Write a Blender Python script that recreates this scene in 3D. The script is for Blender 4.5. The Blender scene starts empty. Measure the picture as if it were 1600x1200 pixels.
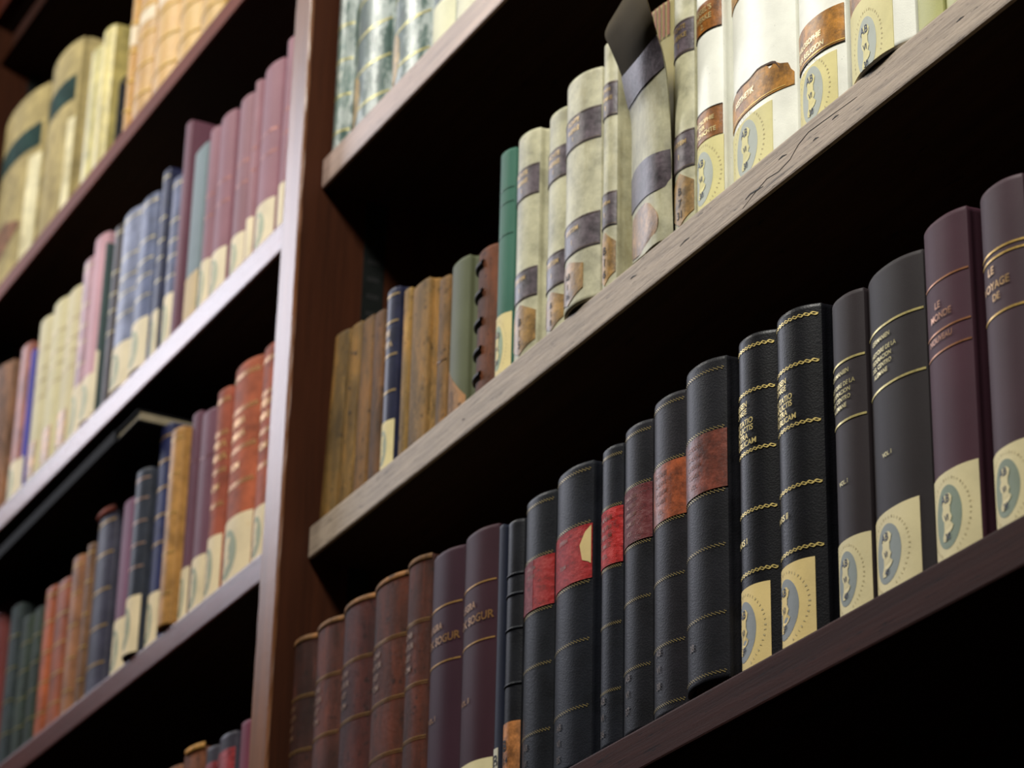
import bpy, bmesh, math, random
from mathutils import Vector, Matrix
C = bpy.context.scene.collection
SC = bpy.context.scene
# ------------------------------------------------------------------ camera
# world: x along the bookcase, y into it (upright fronts at y = 0), z up from the floor
FPX = 4549.39                     # focal length in pixels of a 1600 px wide frame
CAM = Vector((2.5, -1.0, 1.55))
RX = Vector((0.46356335, 0.88579856, 0.02167783))
UX = Vector((0.3721094, -0.21682211, 0.90250915))
FX = Vector((-0.80414154, 0.41030365, 0.43012475))
cd = bpy.data.cameras.new('camera'); cam = bpy.data.objects.new('camera', cd); C.objects.link(cam)
cam.matrix_world = Matrix(((RX.x, UX.x, -FX.x, CAM.x), (RX.y, UX.y, -FX.y, CAM.y), (RX.z, UX.z, -FX.z, CAM.z), (0, 0, 0, 1)))
cd.sensor_width = 36; cd.lens = FPX * 36 / 1600; cd.clip_start = .05; cd.clip_end = 60
cd.dof.use_dof = True; cd.dof.focus_distance = 2.12; cd.dof.aperture_fstop = 9; cd.dof.aperture_blades = 9
SC.camera = cam
# ------------------------------------------------------------------ view, world, lights
SC.view_settings.view_transform = 'Standard'; SC.view_settings.look = 'None'
SC.view_settings.gamma = 1; SC.view_settings.use_curve_mapping = False
SC.view_settings.exposure = 0.0
w = bpy.data.worlds.new('World'); SC.world = w; w.use_nodes = True
w.node_tree.nodes['Background'].inputs[0].default_value = (.8, .85, 1, 1)
w.node_tree.nodes['Background'].inputs[1].default_value = 0.003

def area(name, loc, target, sx, sy, power, col):
    l = bpy.data.lights.new(name, 'AREA'); l.shape = 'RECTANGLE'; l.size = sx; l.size_y = sy
    l.energy = power; l.color = col
    o = bpy.data.objects.new(name, l); C.objects.link(o); o.location = loc
    o.rotation_euler = (Vector(target) - Vector(loc)).to_track_quat('-Z', 'Y').to_euler()
    return o
area('ceiling_lamp', (1.35, -1.1, 4.3), (1.0, .05, 2.7), .4, .3, 62, (1, .97, .89))
area('ceiling_lamp', (-.9, -1.1, 4.3), (-.6, .05, 2.9), .4, .3, 19, (1, .97, .89))
area('window_light', (-4.6, -1.6, 5.35), (-.4, 0, 3.0), 1.3, 1.2, 56, (.86, .88, 1))

# ------------------------------------------------------------------ pixel -> point on a vertical plane y = yp
def ray(px, py): return FX * FPX + RX * (px - 800) - UX * (py - 600)
def unp(px, py, yp):
    d = ray(px, py); t = (yp - CAM.y) / d.y
    return CAM + d * t
def z_at(py, X, Y):               # height on the vertical line (X, Y) seen at image row py
    A = Vector((X - CAM.x, Y - CAM.y, -CAM.z))
    k = 600 - py
    # (A+z e).UX / (A+z e).FX = k / FPX
    return (k * A.dot(FX) - FPX * A.dot(UX)) / (FPX * UX.z - k * FX.z)

# ------------------------------------------------------------------ materials
def lin(c):
    return tuple(((v / 255) / 12.92 if v / 255 <= .04045 else ((v / 255 + .055) / 1.055) ** 2.4) for v in c) + (1,)
MC = {}
def mat(kind, col, rough=None):
    key = (kind, col, rough)
    if key in MC: return MC[key]
    m = bpy.data.materials.new(kind + '_material'); m.use_nodes = True; MC[key] = m
    nt = m.node_tree; N = nt.nodes; L = nt.links; b = N['Principled BSDF']
    c = lin(col)
    tc = N.new('ShaderNodeTexCoord'); oi = N.new('ShaderNodeObjectInfo')
    add = N.new('ShaderNodeVectorMath'); add.operation = 'ADD'
    sc = N.new('ShaderNodeVectorMath'); sc.operation = 'SCALE'; sc.inputs['Scale'].default_value = 37
    cmb = N.new('ShaderNodeCombineXYZ'); L.new(oi.outputs['Random'], cmb.inputs[0]); L.new(oi.outputs['Random'], cmb.inputs[2])
    L.new(cmb.outputs[0], sc.inputs[0]); L.new(tc.outputs['Object'], add.inputs[0]); L.new(sc.outputs[0], add.inputs[1])
    def noise(scale, detail=4, vec=None, stretch=None, rough=.6):
        n = N.new('ShaderNodeTexNoise'); n.inputs['Scale'].default_value = scale; n.inputs['Detail'].default_value = detail
        n.inputs['Roughness'].default_value = rough
        v = add.outputs[0]
        if stretch:
            mp = N.new('ShaderNodeMapping'); mp.inputs['Scale'].default_value = stretch; L.new(v, mp.inputs[0]); v = mp.outputs[0]
        L.new(v, n.inputs['Vector']); return n.outputs['Fac']
    def ramp(fac, stops):
        r = N.new('ShaderNodeValToRGB'); L.new(fac, r.inputs[0]); e = r.color_ramp.elements
        e[0].position, e[0].color = stops[0]; e[1].position, e[1].color = stops[-1]
        for p, cc in stops[1:-1]:
            x = e.new(p); x.color = cc
        return r.outputs[0]
    def mix(fac, a, bb, mode='MIX'):
        x = N.new('ShaderNodeMixRGB'); x.blend_type = mode
        for i, v in enumerate((fac, a, bb)):
            if hasattr(v, 'links') or hasattr(v, 'is_output'): L.new(v, x.inputs[i])
            else: x.inputs[i].default_value = v
        return x.outputs[0]
    def bump(h, strength, dist=.001):
        x = N.new('ShaderNodeBump'); x.inputs['Strength'].default_value = strength; x.inputs['Distance'].default_value = dist
        L.new(h, x.inputs['Height']); L.new(x.outputs[0], b.inputs['Normal'])
    def sh(f, k=1.0): return tuple(min(1, v * f) for v in c[:3]) + (1,)
    W = (1, 1, 1, 1); K = (0, 0, 0, 1)
    b.inputs['Roughness'].default_value = rough if rough is not None else .5
    base = c
    if kind == 'cloth':
        n = noise(9, 5); base = ramp(n, [(.3, sh(.8)), (.7, sh(1.15))])
        bump(noise(1500, 2, stretch=(1, 1, 1)), .35, .0003)
        b.inputs['Roughness'].default_value = rough or .55
    elif kind == 'leather':
        n = noise(34, 7, rough=.65); base = ramp(n, [(.36, sh(.62)), (.5, sh(1)), (.66, sh(1.35))])
        wear = ramp(noise(55, 8, rough=.8), [(.62, K), (.72, W)])
        base = mix(wear, base, sh(1.8))
        v = N.new('ShaderNodeTexVoronoi'); v.inputs['Scale'].default_value = 700; L.new(add.outputs[0], v.inputs['Vector'])
        hh = mix(.5, noise(300, 4), v.outputs['Distance']); bump(hh, .4, .0004)
        b.inputs['Roughness'].default_value = rough or .45
    elif kind == 'oldleather':      # dry, rubbed brown leather with light scuffs
        n = noise(26, 8, stretch=(1, 1, .3), rough=.7); base = ramp(n, [(.36, sh(.38)), (.5, sh(.9)), (.66, (sh(1.9)[0], sh(1.6)[1], sh(1.2)[2], 1))])
        wear = ramp(noise(110, 9, rough=.85, stretch=(1, 1, .2)), [(.56, K), (.63, W)])
        base = mix(wear, base, sh(1.9)); 
        dk = ramp(noise(90, 7, rough=.8), [(.38, W), (.43, K)]); base = mix(dk, base, sh(.25))
        bump(noise(220, 6, rough=.8), .7, .001)
        b.inputs['Roughness'].default_value = rough or .6
    elif kind == 'vellum':
        n = noise(32, 8, rough=.68); base = ramp(n, [(.36, sh(.66)), (.5, sh(1)), (.64, sh(1.28))])
        st = ramp(noise(9, 8, rough=.8, stretch=(1, 1, .25)), [(.54, K), (.72, W)])
        base = mix(st, base, (sh(.62)[0], sh(.55)[1], sh(.38)[2], 1))
        sp = ramp(noise(240, 2), [(.22, W), (.27, K)]); base = mix(sp, base, sh(.4))
        bump(noise(60, 4), .25, .0015)
        b.inputs['Roughness'].default_value = rough or .48
    elif kind == 'white':           # pale paper-covered boards
        n = noise(30, 5); base = ramp(n, [(.3, sh(.86)), (.7, sh(1.06))])
        sp = ramp(noise(300, 2), [(.24, W), (.28, K)]); base = mix(sp, base, sh(.5))
        bump(noise(900, 3), .3, .0004)
        b.inputs['Roughness'].default_value = rough or .5
    elif kind == 'paper':
        n = noise(24, 6); base = ramp(n, [(.3, sh(.84)), (.55, sh(1)), (.8, sh(1.06))])
        st = ramp(noise(60, 5, rough=.7), [(.63, K), (.72, W)]); base = mix(st, base, (sh(.9)[0], sh(.82)[1], sh(.68)[2], 1))
        bump(noise(500, 3), .2, .0004)
        b.inputs['Roughness'].default_value = rough or .6
    elif kind == 'tan':             # brittle brown shelf label / worn calf title label
        n = noise(70, 8, rough=.75); base = ramp(n, [(.37, sh(.4)), (.5, sh(.95)), (.64, sh(1.7))])
        bump(noise(300, 4), .4, .0006)
        b.inputs['Roughness'].default_value = rough or .4
    elif kind == 'redlabel':
        n = noise(110, 8, rough=.8, stretch=(1, 1, 2.2)); base = ramp(n, [(.38, sh(.35)), (.5, sh(.95)), (.62, (sh(1.3)[0], min(1, c[1] + .05), min(1, c[2] + .05), 1))])
        wv = N.new('ShaderNodeTexWave'); wv.inputs['Scale'].default_value = 260; wv.inputs['Distortion'].default_value = 1.5
        wv.bands_direction = 'Z'; L.new(add.outputs[0], wv.inputs['Vector'])
        bump(mix(.5, noise(400, 3), wv.outputs['Fac']), .6, .0006)
        b.inputs['Roughness'].default_value = rough or .5; b.inputs['Specular IOR Level'].default_value = .2
    elif kind == 'marbled':         # marbled paper spine
        n = noise(22, 7, rough=.7, stretch=(1, 1, .45))
        base = ramp(n, [(.33, sh(.35)), (.45, sh(.9)), (.52, lin((176, 184, 180))), (.6, sh(1.3)), (.7, lin((206, 208, 198)))])
        b.inputs['Roughness'].default_value = rough or .35
    elif kind == 'gilded':          # pale calf with gold tooling all over
        n = noise(24, 6, rough=.7); base = ramp(n, [(.3, sh(.7)), (.5, sh(1)), (.68, lin((196, 160, 84))), (.8, lin((206, 190, 148)))])
        b.inputs['Roughness'].default_value = rough or .5
        bump(noise(150, 5), .5, .001)
    elif kind == 'pages':
        n = noise(1, 5, stretch=(900, 12, 4)); base = ramp(n, [(.35, sh(.6)), (.65, sh(1.1))])
        b.inputs['Roughness'].default_value = .8
    elif kind == 'gold':
        base = ramp(noise(420, 5, rough=.8), [(.3, sh(.35)), (.5, sh(1))])
        b.inputs['Metallic'].default_value = .55; b.inputs['Roughness'].default_value = rough or .38
    elif kind == 'ink':
        b.inputs['Roughness'].default_value = .6
    elif kind == 'metal':
        b.inputs['Metallic'].default_value = .8; b.inputs['Roughness'].default_value = .35
        base = ramp(noise(60, 4), [(.3, sh(.7)), (.7, sh(1))])
    elif kind in ('wood', 'oldwood'):
        g = noise(1, 9, stretch=(16, 200, 330), rough=.8) if kind == 'oldwood' else noise(1, 8, stretch=(3, 80, 120), rough=.7)
        big = noise(3.5, 3)
        lo = .45 if kind == 'oldwood' else .6
        base = ramp(g, [(.34, sh(lo)), (.5, sh(1)), (.66, sh(1.4))])
        base = mix(ramp(big, [(.35, K), (.7, W)]), base, sh(.75 if kind == 'wood' else 1.15), 'MIX') if False else mix(.25, base, ramp(big, [(.35, sh(.6)), (.7, sh(1.3))]))
        pit = ramp(noise(1, 6, stretch=(26, 130, 300), rough=.8), [(.36, W), (.405, K)]); base = mix(pit, base, sh(.22))
        if kind == 'oldwood':
            crack = ramp(noise(1, 3, stretch=(2.2, 30, 42)), [(.488, K), (.5, W), (.512, K)])
            cm = ramp(noise(4, 2), [(.55, K), (.6, W)]); base = mix(mix(1, crack, cm, 'MULTIPLY'), base, sh(.12))
        bump(mix(.5, g, noise(1, 8, stretch=(12, 160, 260), rough=.8)), .35 if kind == 'wood' else .8, .0012)
        b.inputs['Roughness'].default_value = rough or .42
    elif kind == 'uprightwood':
        g = noise(1, 8, stretch=(80, 60, 3), rough=.7)
        base = ramp(g, [(.3, sh(.55)), (.5, sh(1)), (.72, sh(1.4))])
        bump(mix(.5, g, noise(1, 6, stretch=(60, 60, 60), rough=.8)), .35, .0012)
        b.inputs['Roughness'].default_value = rough or .4
    elif kind == 'plaster':
        base = ramp(noise(3, 5), [(.3, sh(.85)), (.7, sh(1.05))]); b.inputs['Roughness'].default_value = .9
    if kind in ('leather', 'cloth', 'oldleather', 'plaster'): b.inputs['Specular IOR Level'].default_value = .2
    if kind in ('wood', 'oldwood', 'uprightwood') and b.inputs['Roughness'].default_value > .55: b.inputs['Specular IOR Level'].default_value = .12 if b.inputs['Roughness'].default_value < .8 else .02
    if hasattr(base, 'links') or hasattr(base, 'is_output'): L.new(base, b.inputs['Base Color'])
    else: b.inputs['Base Color'].default_value = base
    return m

# ------------------------------------------------------------------ mesh helpers
def link(name, bm, m, parent=None, smooth=False):
    me = bpy.data.meshes.new(name); bmesh.ops.recalc_face_normals(bm, faces=bm.faces); bm.to_mesh(me); bm.free()
    me.materials.append(m)
    if smooth:
        for p in me.polygons: p.use_smooth = True
    o = bpy.data.objects.new(name, me); C.objects.link(o)
    if parent is not None: o.parent = parent
    return o
def add_box(bm, x0, x1, y0, y1, z0, z1, bev=0):
    vs = [bm.verts.new((x, y, z)) for x in (x0, x1) for y in (y0, y1) for z in (z0, z1)]
    idx = ((0, 1, 3, 2), (4, 6, 7, 5), (0, 4, 5, 1), (2, 3, 7, 6), (0, 2, 6, 4), (1, 5, 7, 3))
    fs = [bm.faces.new([vs[i] for i in f]) for f in idx]
    if bev:
        es = list({e for f in fs for e in f.edges}); bmesh.ops.bevel(bm, geom=es, offset=bev, segments=2, affect='EDGES', profile=.6)
def tag(o, label=None, cat=None, group=None, kind=None):
    for k, v in (('label', label), ('category', cat), ('group', group), ('kind', kind)):
        if v: o[k] = v
def empty(name, loc, label, cat, group=None):
    o = bpy.data.objects.new(name, None); C.objects.link(o); o.location = loc; o.empty_display_size = .02
    tag(o, label, cat, group); return o

# ------------------------------------------------------------------ setting
bm = bmesh.new(); add_box(bm, -6, 5, -4.5, .5, -.05, 0); tag(link('floor', bm, mat('wood', (34, 24, 18))), kind='structure')
bm = bmesh.new(); add_box(bm, -6, 5, .36, .5, 0, 5.6); tag(link('wall_back', bm, mat('plaster', (120, 112, 98))), kind='structure')

# ------------------------------------------------------------------ bookcase
XU0, XU1 = 0.003, 0.045            # the upright between the two bays
XL, XR = -1.27, 1.315
YS, YB = .03, .33                  # shelf fronts, back panel
YSH = {'A': .024, 'D': .024, 'C': .032, 'B': .013}      # how far each shelf front sits behind the upright fronts
SHELF = {                          # name: x0, x1, z bottom (left, right), thickness, material
 'cornice': (XL, XU0, 3.893, 3.893, .026, ('wood', (44, 22, 12), .9)),
 'E': (XL, XU0, 3.431, 3.430, .027, ('wood', (112, 54, 36), .6)),
 'F': (XL, XU0, 3.034, 3.016, .035, ('wood', (124, 78, 62), .29)),
 'G': (XL, XU0, 2.646, 2.635, .031, ('wood', (96, 58, 54), .3)),
 'H': (XL, XU0, 2.255, 2.255, .031, ('wood', (80, 46, 36), .4)),
 'A': (XU1, XR, 3.4335, 3.4335, .033, ('wood', (140, 118, 110), .4)),
 'D': (XU1, XR, 3.0335, 3.0335, .034, ('wood', (176, 150, 138), .4)),
 'C': (XU1, XR, 2.6195, 2.6195, .0335, ('oldwood', (168, 150, 132), .5)),
 'B': (XU1, XR, 2.2103, 2.2103, .0323, ('wood', (50, 21, 13), .6)),
}
for i in range(5):
    z = .1 + i * .42
    SHELF['l%d' % i] = (XL, XU0, z, z, .032, ('wood', (84, 50, 40), .4)); SHELF['r%d' % i] = (XU1, XR, z, z, .032, ('wood', (84, 50, 40), .4))
def ztop(row, x):
    s = SHELF[row]; t = (x - s[0]) / (s[1] - s[0]); return s[2] + (s[3] - s[2]) * t + s[4]
bc = empty('bookcase', (0, 0, 0), 'tall dark wooden library bookcase with two bays of open shelves', 'bookcase')
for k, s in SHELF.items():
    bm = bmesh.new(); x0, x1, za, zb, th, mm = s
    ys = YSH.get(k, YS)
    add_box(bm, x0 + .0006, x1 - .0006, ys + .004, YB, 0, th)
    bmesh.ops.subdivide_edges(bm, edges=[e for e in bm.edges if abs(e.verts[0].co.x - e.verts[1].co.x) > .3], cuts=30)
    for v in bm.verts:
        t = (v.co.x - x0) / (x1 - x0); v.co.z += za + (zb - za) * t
    board = link('shelf', bm, mat('wood', (46, 28, 20), .6), bc)  # board coloured dark to paint in the shade under the shelves
    bm = bmesh.new(); add_box(bm, x0 + .0006, x1 - .0006, ys, ys + .0042, 0, th, bev=.0018)
    bmesh.ops.subdivide_edges(bm, edges=[e for e in bm.edges if abs(e.verts[0].co.x - e.verts[1].co.x) > .3], cuts=30)
    rr = random.Random(k)
    for v in bm.verts:
        t = (v.co.x - x0) / (x1 - x0); v.co.z += za + (zb - za) * t + (.0003 * math.sin(v.co.x * 9) if v.co.z < th * .9 else 0)
    o = link('shelf_edge', bm, mat(*mm), board)
    if k == 'C': tag(o, 'greyish cracked worn front edge')
def edge_mark(pts, wid, name):
    p = [unp(x, y, YSH['C'] - .00025) for x, y in pts]; bm = bmesh.new(); prev = None; n = len(p)
    for i, q in enumerate(p):
        h_ = wid * math.sin(math.pi * (.08 + .84 * i / (n - 1))); c_ = (bm.verts.new((q.x, q.y, q.z - h_)), bm.verts.new((q.x, q.y, q.z + h_)))
        d_ = (bm.verts.new((q.x, q.y + .0008, q.z - h_)), bm.verts.new((q.x, q.y + .0008, q.z + h_)))
        if prev:
            bm.faces.new((prev[0], c_[0], c_[1], prev[1])); bm.faces.new((prev[1], c_[1], d_[1], prev[3])); bm.faces.new((prev[0], prev[2], d_[0], c_[0]))
        prev = (c_[0], c_[1], d_[0], d_[1])
    link(name, bm, mat('ink', (26, 18, 14)), CE)
CE = [o for o in bc.children_recursive if o.get('label') == 'greyish cracked worn front edge'][0]
edge_mark([(1160, 326), (1180, 300), (1198, 279), (1216, 268), (1234, 249), (1247, 226), (1263, 206), (1285, 190), (1307, 174), (1339, 151)], .00026, 'crack')
for pts in ([(1164, 312), (1172, 303), (1182, 297), (1192, 291)], [(1216, 250), (1222, 244), (1229, 241)], [(1270, 220), (1274, 216), (1279, 214)], [(1300, 187), (1305, 182), (1310, 179)],
            [(1062, 385), (1070, 376), (1077, 371)], [(985, 436), (989, 432), (994, 430)], [(722, 657), (724, 655), (726, 654)], [(1494, 35), (1500, 29), (1506, 25)]):
    edge_mark(pts, .0006, 'pit')
for (a, b_) in ((XL - .042, XL), (XU0, XU1), (XR, XR + .042)):
    bm = bmesh.new(); add_box(bm, a + .0005, b_ - .0005, .004, YB, 0, 4.15)
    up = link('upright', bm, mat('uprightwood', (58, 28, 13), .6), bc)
    bm = bmesh.new(); add_box(bm, a, b_, 0, .0045, 0, 4.15, bev=.0015)
    bmesh.ops.subdivide_edges(bm, edges=[e for e in bm.edges if abs(e.verts[0].co.z - e.verts[1].co.z) > 1], cuts=200)
    rr = random.Random(4)
    for v in bm.verts:
        if v.co.y < .01: v.co.x += rr.uniform(-.0006, .0006)
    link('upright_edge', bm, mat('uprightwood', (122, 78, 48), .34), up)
bm = bmesh.new(); add_box(bm, XL, XR, YB, YB + .015, 0, 4.15); link('back_panel', bm, mat('uprightwood', (74, 38, 22), .6), bc)
bm = bmesh.new(); add_box(bm, XL, XU0 - .0006, .012, .034, 3.962, 4.15, bev=.003); link('fascia_board', bm, mat('wood', (60, 24, 11), .9), bc)
# slotted metal shelf rails let into the faces of the uprights
for (x, s) in ((XU1, 1), (XL, 1)):
    for y in (.088, .27):
        bm = bmesh.new(); add_box(bm, x - .002, x + .0004, y - .012, y + .012, .12, 4.1)
        o = link('shelf_rail', bm, mat('metal', (64, 68, 66)), bc)
        bm = bmesh.new()
        for k in range(90): add_box(bm, x + .0002, x + .0006, y - .007, y + .007, 2.2 + k * .02, 2.206 + k * .02)
        link('rail_slots', bm, mat('ink', (12, 12, 12)), o)

# ------------------------------------------------------------------ books
class Book: pass
EDGE = {}
GROUP = {'A': 'books on the top shelf of the right bay', 'C': 'books on the middle shelf of the right bay', 'B': 'books on the lower shelf of the right bay',
         'E': 'books on the top shelf of the left bay', 'F': 'books on the second shelf of the left bay', 'G': 'books on the third shelf of the left bay', 'H': 'books on the bottom shelf of the left bay'}
FONT = None
def text_mesh(s, size):
    cu = bpy.data.curves.new('t', 'FONT'); cu.body = s; cu.size = size; cu.align_x = 'CENTER'; cu.resolution_u = 3
    cu.offset = size * .016
    o = bpy.data.objects.new('t', cu); C.objects.link(o)
    dg = bpy.context.evaluated_depsgraph_get(); ev = o.evaluated_get(dg); me = ev.to_mesh()
    vs = [v.co.copy() for v in me.vertices]; fs = [list(p.vertices) for p in me.polygons]
    ev.to_mesh_clear(); bpy.data.objects.remove(o); bpy.data.curves.remove(cu)
    return vs, fs

def book(row, label, L, R, T, kind, col, yf=None, br=.22, k=2.3, depth=.17, lift=0.0, lean=0.0, name='book', rough=None, cat='book', board=None, wmin=None):
    """L, R: a point of the left and right edge of the spine; T: row of the top right corner (or ('z', height))."""
    ys = YSH.get(row, YS)
    yf = ys + .004 if yf is None else ys + (yf - .03)
    br *= .57 if row == 'B' else .48; board = .0004 if board is None else board
    X0 = unp(L[0], L[1], yf + .008).x; X1 = unp(R[0], R[1], yf + .008).x
    b = br * (X1 - X0); yj = yf + b
    X0 = unp(L[0], L[1], yj).x; X1 = unp(R[0], R[1], yj).x
    X0 += .0003; X1 -= .0003
    if row in 'DE':
        X0 = max(X0, EDGE.get(row, -9) + .0008 + board)
    lim = EDGE.get(row, XR if row in 'DCB' else XU0) if row not in 'DE' else 9
    if X1 > lim - .0008 - board: X1 = lim - .0008 - board
    if X0 < (XU1 if row in 'DCB' else XL) + .0012: X0 = (XU1 if row in 'DCB' else XL) + .0012
    if X1 - X0 < .006: X0 = X1 - .006
    EDGE[row] = X0 - board if row not in 'DE' else X1 + board
    w_ = X1 - X0
    B = Book(); B.w = w_; B.b = b; B.k = k; B.yj = yj; B.X0 = X0; B.X1 = X1; B.row = row
    zb = max(ztop(row, X0), ztop(row, X1)) + .0008 + lift
    zt = T[1] if isinstance(T, tuple) else z_at(T, X1, yj)
    B.h = zt - zb; B.zb = zb
    B.xc = max((X0 + X1) / 2 - lean * B.h * .9, XU1 + w_ / 2 + .0015 if row == 'C' else -9); zb += abs(lean) * w_ / 2
    root = empty(name, (B.xc, yj, zb), label, cat, GROUP[row]); B.root = root
    if lean: root.rotation_euler = (0, lean, 0)
    B.R = lambda py: z_at(py, X1, yj) - zb
    B.L = lambda py: z_at(py, X0, yj) - zb
    h = B.h; hw = w_ / 2
    # outline in plan, local: x in [-hw, hw], y = 0 at the joints, negative towards the viewer
    n = 22
    def prof(u, off=0.0):          # u in 0..1 across the spine; off outward
        x = -hw + w_ * u
        y = -b * (1 - abs(2 * u - 1) ** k)
        if off:
            e = 1e-3; x2 = w_ * (u + e) - hw; y2 = -b * (1 - abs(min(1, 2 * (u + e) - 1)) ** k)
            x1_ = w_ * (u - e) - hw; y1_ = -b * (1 - abs(max(-1, 2 * (u - e) - 1)) ** k)
            d = Vector((x2 - x1_, y2 - y1_)).normalized(); x += d.y * off * 1; y -= d.x * off
        return x, y
    B.prof = prof
    us = [0.5 - 0.5 * math.cos(math.pi * i / n) for i in range(n + 1)]
    th = .0026
    bd = board
    outer = [prof(u) for u in us]
    # right board: groove then board going back
    right = [(hw - .0008, .004), (hw - .0002, .007), (hw + bd, .010), (hw + bd, depth)]
    left = [(-x, y) for x, y in right][::-1]
    out = left + outer + right
    inner = [(x * (1 - 2 * th / max(w_, .008)) if abs(x) > 1e-6 else 0, y + (th if -hw < x < hw and y < .003 else 0)) for x, y in out]
    inner = [(max(-hw + th, min(hw - th, x)) if w_ > 3 * th else x * .3, y) for x, y in inner]
    bm = bmesh.new()
    rings = [(0, .0012), (.0012, 0), (.004, 0), (h * .5, 0), (h - .004, 0), (h - .0012, 0), (h, .0012)]
    def shrink(p, s): return (p[0] * (1 - s / hw), p[1] + (s if p[1] < 0 else 0))
    cols = [[bm.verts.new((*shrink(p, s), z)) for p in out] for z, s in rings]
    for a, c_ in zip(cols, cols[1:]):
        for i in range(len(out) - 1): bm.faces.new((a[i], a[i + 1], c_[i + 1], c_[i]))
    ib = [bm.verts.new((*p, 0)) for p in inner]; it = [bm.verts.new((*p, h)) for p in inner]
    for i in range(len(out) - 1):
        bm.faces.new((cols[0][i + 1], cols[0][i], ib[i], ib[i + 1])); bm.faces.new((cols[-1][i], cols[-1][i + 1], it[i + 1], it[i]))
        bm.faces.new((ib[i + 1], ib[i], it[i], it[i + 1]))
    for e in (0, -1):
        for q in range(len(rings) - 1):
            pass
        bm.faces.new([cols[q][e] for q in range(len(rings))] + [it[e], ib[e]])
    B.cover = link('cover', bm, mat(kind, col, rough), root, smooth=False)
    for p in B.cover.data.polygons: p.use_smooth = abs(p.normal.z) < .5
    # page block
    bm = bmesh.new(); pw = max(hw - th - .0004, hw * .35)
    pv = [(-pw, .004), (-pw, depth - .004), (pw, depth - .004), (pw, .004), (pw * .5, .004 - b * .6), (-pw * .5, .004 - b * .6)]
    lo = [bm.verts.new((x, y, .004)) for x, y in pv]; hi = [bm.verts.new((x, y, h - .004)) for x, y in pv]
    bm.faces.new(lo); bm.faces.new(hi[::-1])
    for i in range(6): bm.faces.new((lo[i], hi[i], hi[(i + 1) % 6], lo[(i + 1) % 6]))
    link('page_block', bm, mat('pages', (120, 106, 78)), root)
    return B

def fn(v): return v if callable(v) else (lambda u: v)
def patch(B, name, m, z0, z1, u0=0.0, u1=1.0, e=.0005, par=None, n=18, label=None):
    """a thin raised piece lying on the spine between heights z0(u) and z1(u)"""
    z0 = fn(z0); z1 = fn(z1); bm = bmesh.new()
    us = [u0 + (u1 - u0) * (.5 - .5 * math.cos(math.pi * i / n)) for i in range(n + 1)]
    F = []; K_ = []
    for u in us:
        a, b_ = max(z0(u), .0003), max(z1(u), .0004)
        uc = min(max(u, .002), .998)
        x, y = B.prof(uc, e); xi, yi = B.prof(uc, -.0003)
        F.append((bm.verts.new((x, y, a)), bm.verts.new((x, y, b_)))); K_.append((bm.verts.new((xi, yi, a)), bm.verts.new((xi, yi, b_))))
    for i in range(n):
        bm.faces.new((F[i][0], F[i + 1][0], F[i + 1][1], F[i][1])).smooth = True; bm.faces.new((F[i][1], F[i + 1][1], K_[i + 1][1], K_[i][1]))
        bm.faces.new((F[i + 1][0], F[i][0], K_[i][0], K_[i + 1][0]))
    bm.faces.new((F[0][0], F[0][1], K_[0][1], K_[0][0])); bm.faces.new((F[-1][1], F[-1][0], K_[-1][0], K_[-1][1]))
    for e_ in bm.edges: e_.smooth = len(e_.link_faces) == 2 and all(f.smooth for f in e_.link_faces)
    o = link(name, bm, m, par or B.root)
    if label: o['label'] = label
    return o
GOLD = (214, 176, 96)
def line(B, z, t=.0011, col=GOLD, u0=0.02, u1=.985, e=.00045, name='gilt_line'):
    return patch(B, name, mat('gold', col), z - t / 2, z + t / 2, u0, u1, e)
def rope(B, z, t=.0024, col=GOLD, nd=11, u0=.03, u1=.97, broken=False):
    """gilt twisted-cord ornament: two interlaced wavy strands running across the spine"""
    bm = bmesh.new()
    for ph in (0, math.pi):
        n = nd * 10; prev = None
        for i in range(n + 1):
            f = i / n; u = u0 + (u1 - u0) * f; a = 2 * math.pi * nd * .5 * f + ph
            zz = z + t * .32 * math.sin(a) + t * .1 * math.sin(2 * a); hw_ = t * (.10 + .14 * max(0, math.cos(a)))
            x, y = B.prof(u, .0005); q = (bm.verts.new((x, y, zz - hw_)), bm.verts.new((x, y, zz + hw_)))
            if prev and not (broken and math.sin(a + 1.1) > .25): bm.faces.new((prev[0], q[0], q[1], prev[1]))
            prev = q
    bmesh.ops.delete(bm, geom=[v for v in bm.verts if not v.link_faces], context='VERTS')
    return link('gilt_rope_band', bm, mat('gold', col), B.root)
def ridge(B, z, r=.0022, m=None, name='raised_band', e=.0016, u0=0.0, u1=1.0):
    bm = bmesh.new(); n = 18; us = [u0 + (u1 - u0) * (.5 - .5 * math.cos(math.pi * i / n)) for i in range(n + 1)]
    rows = []
    for u in us:
        col_ = []
        for j in range(7):
            a = math.pi * j / 6; x, y = B.prof(min(max(u, .002), .998), -.0002 + e * math.sin(a)); col_.append(bm.verts.new((x, y, z - r * math.cos(a))))
        rows.append(col_)
    for a, b_ in zip(rows, rows[1:]):
        for j in range(6): bm.faces.new((a[j], b_[j], b_[j + 1], a[j + 1]))
    return link(name, bm, m, B.root, smooth=True)
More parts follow.
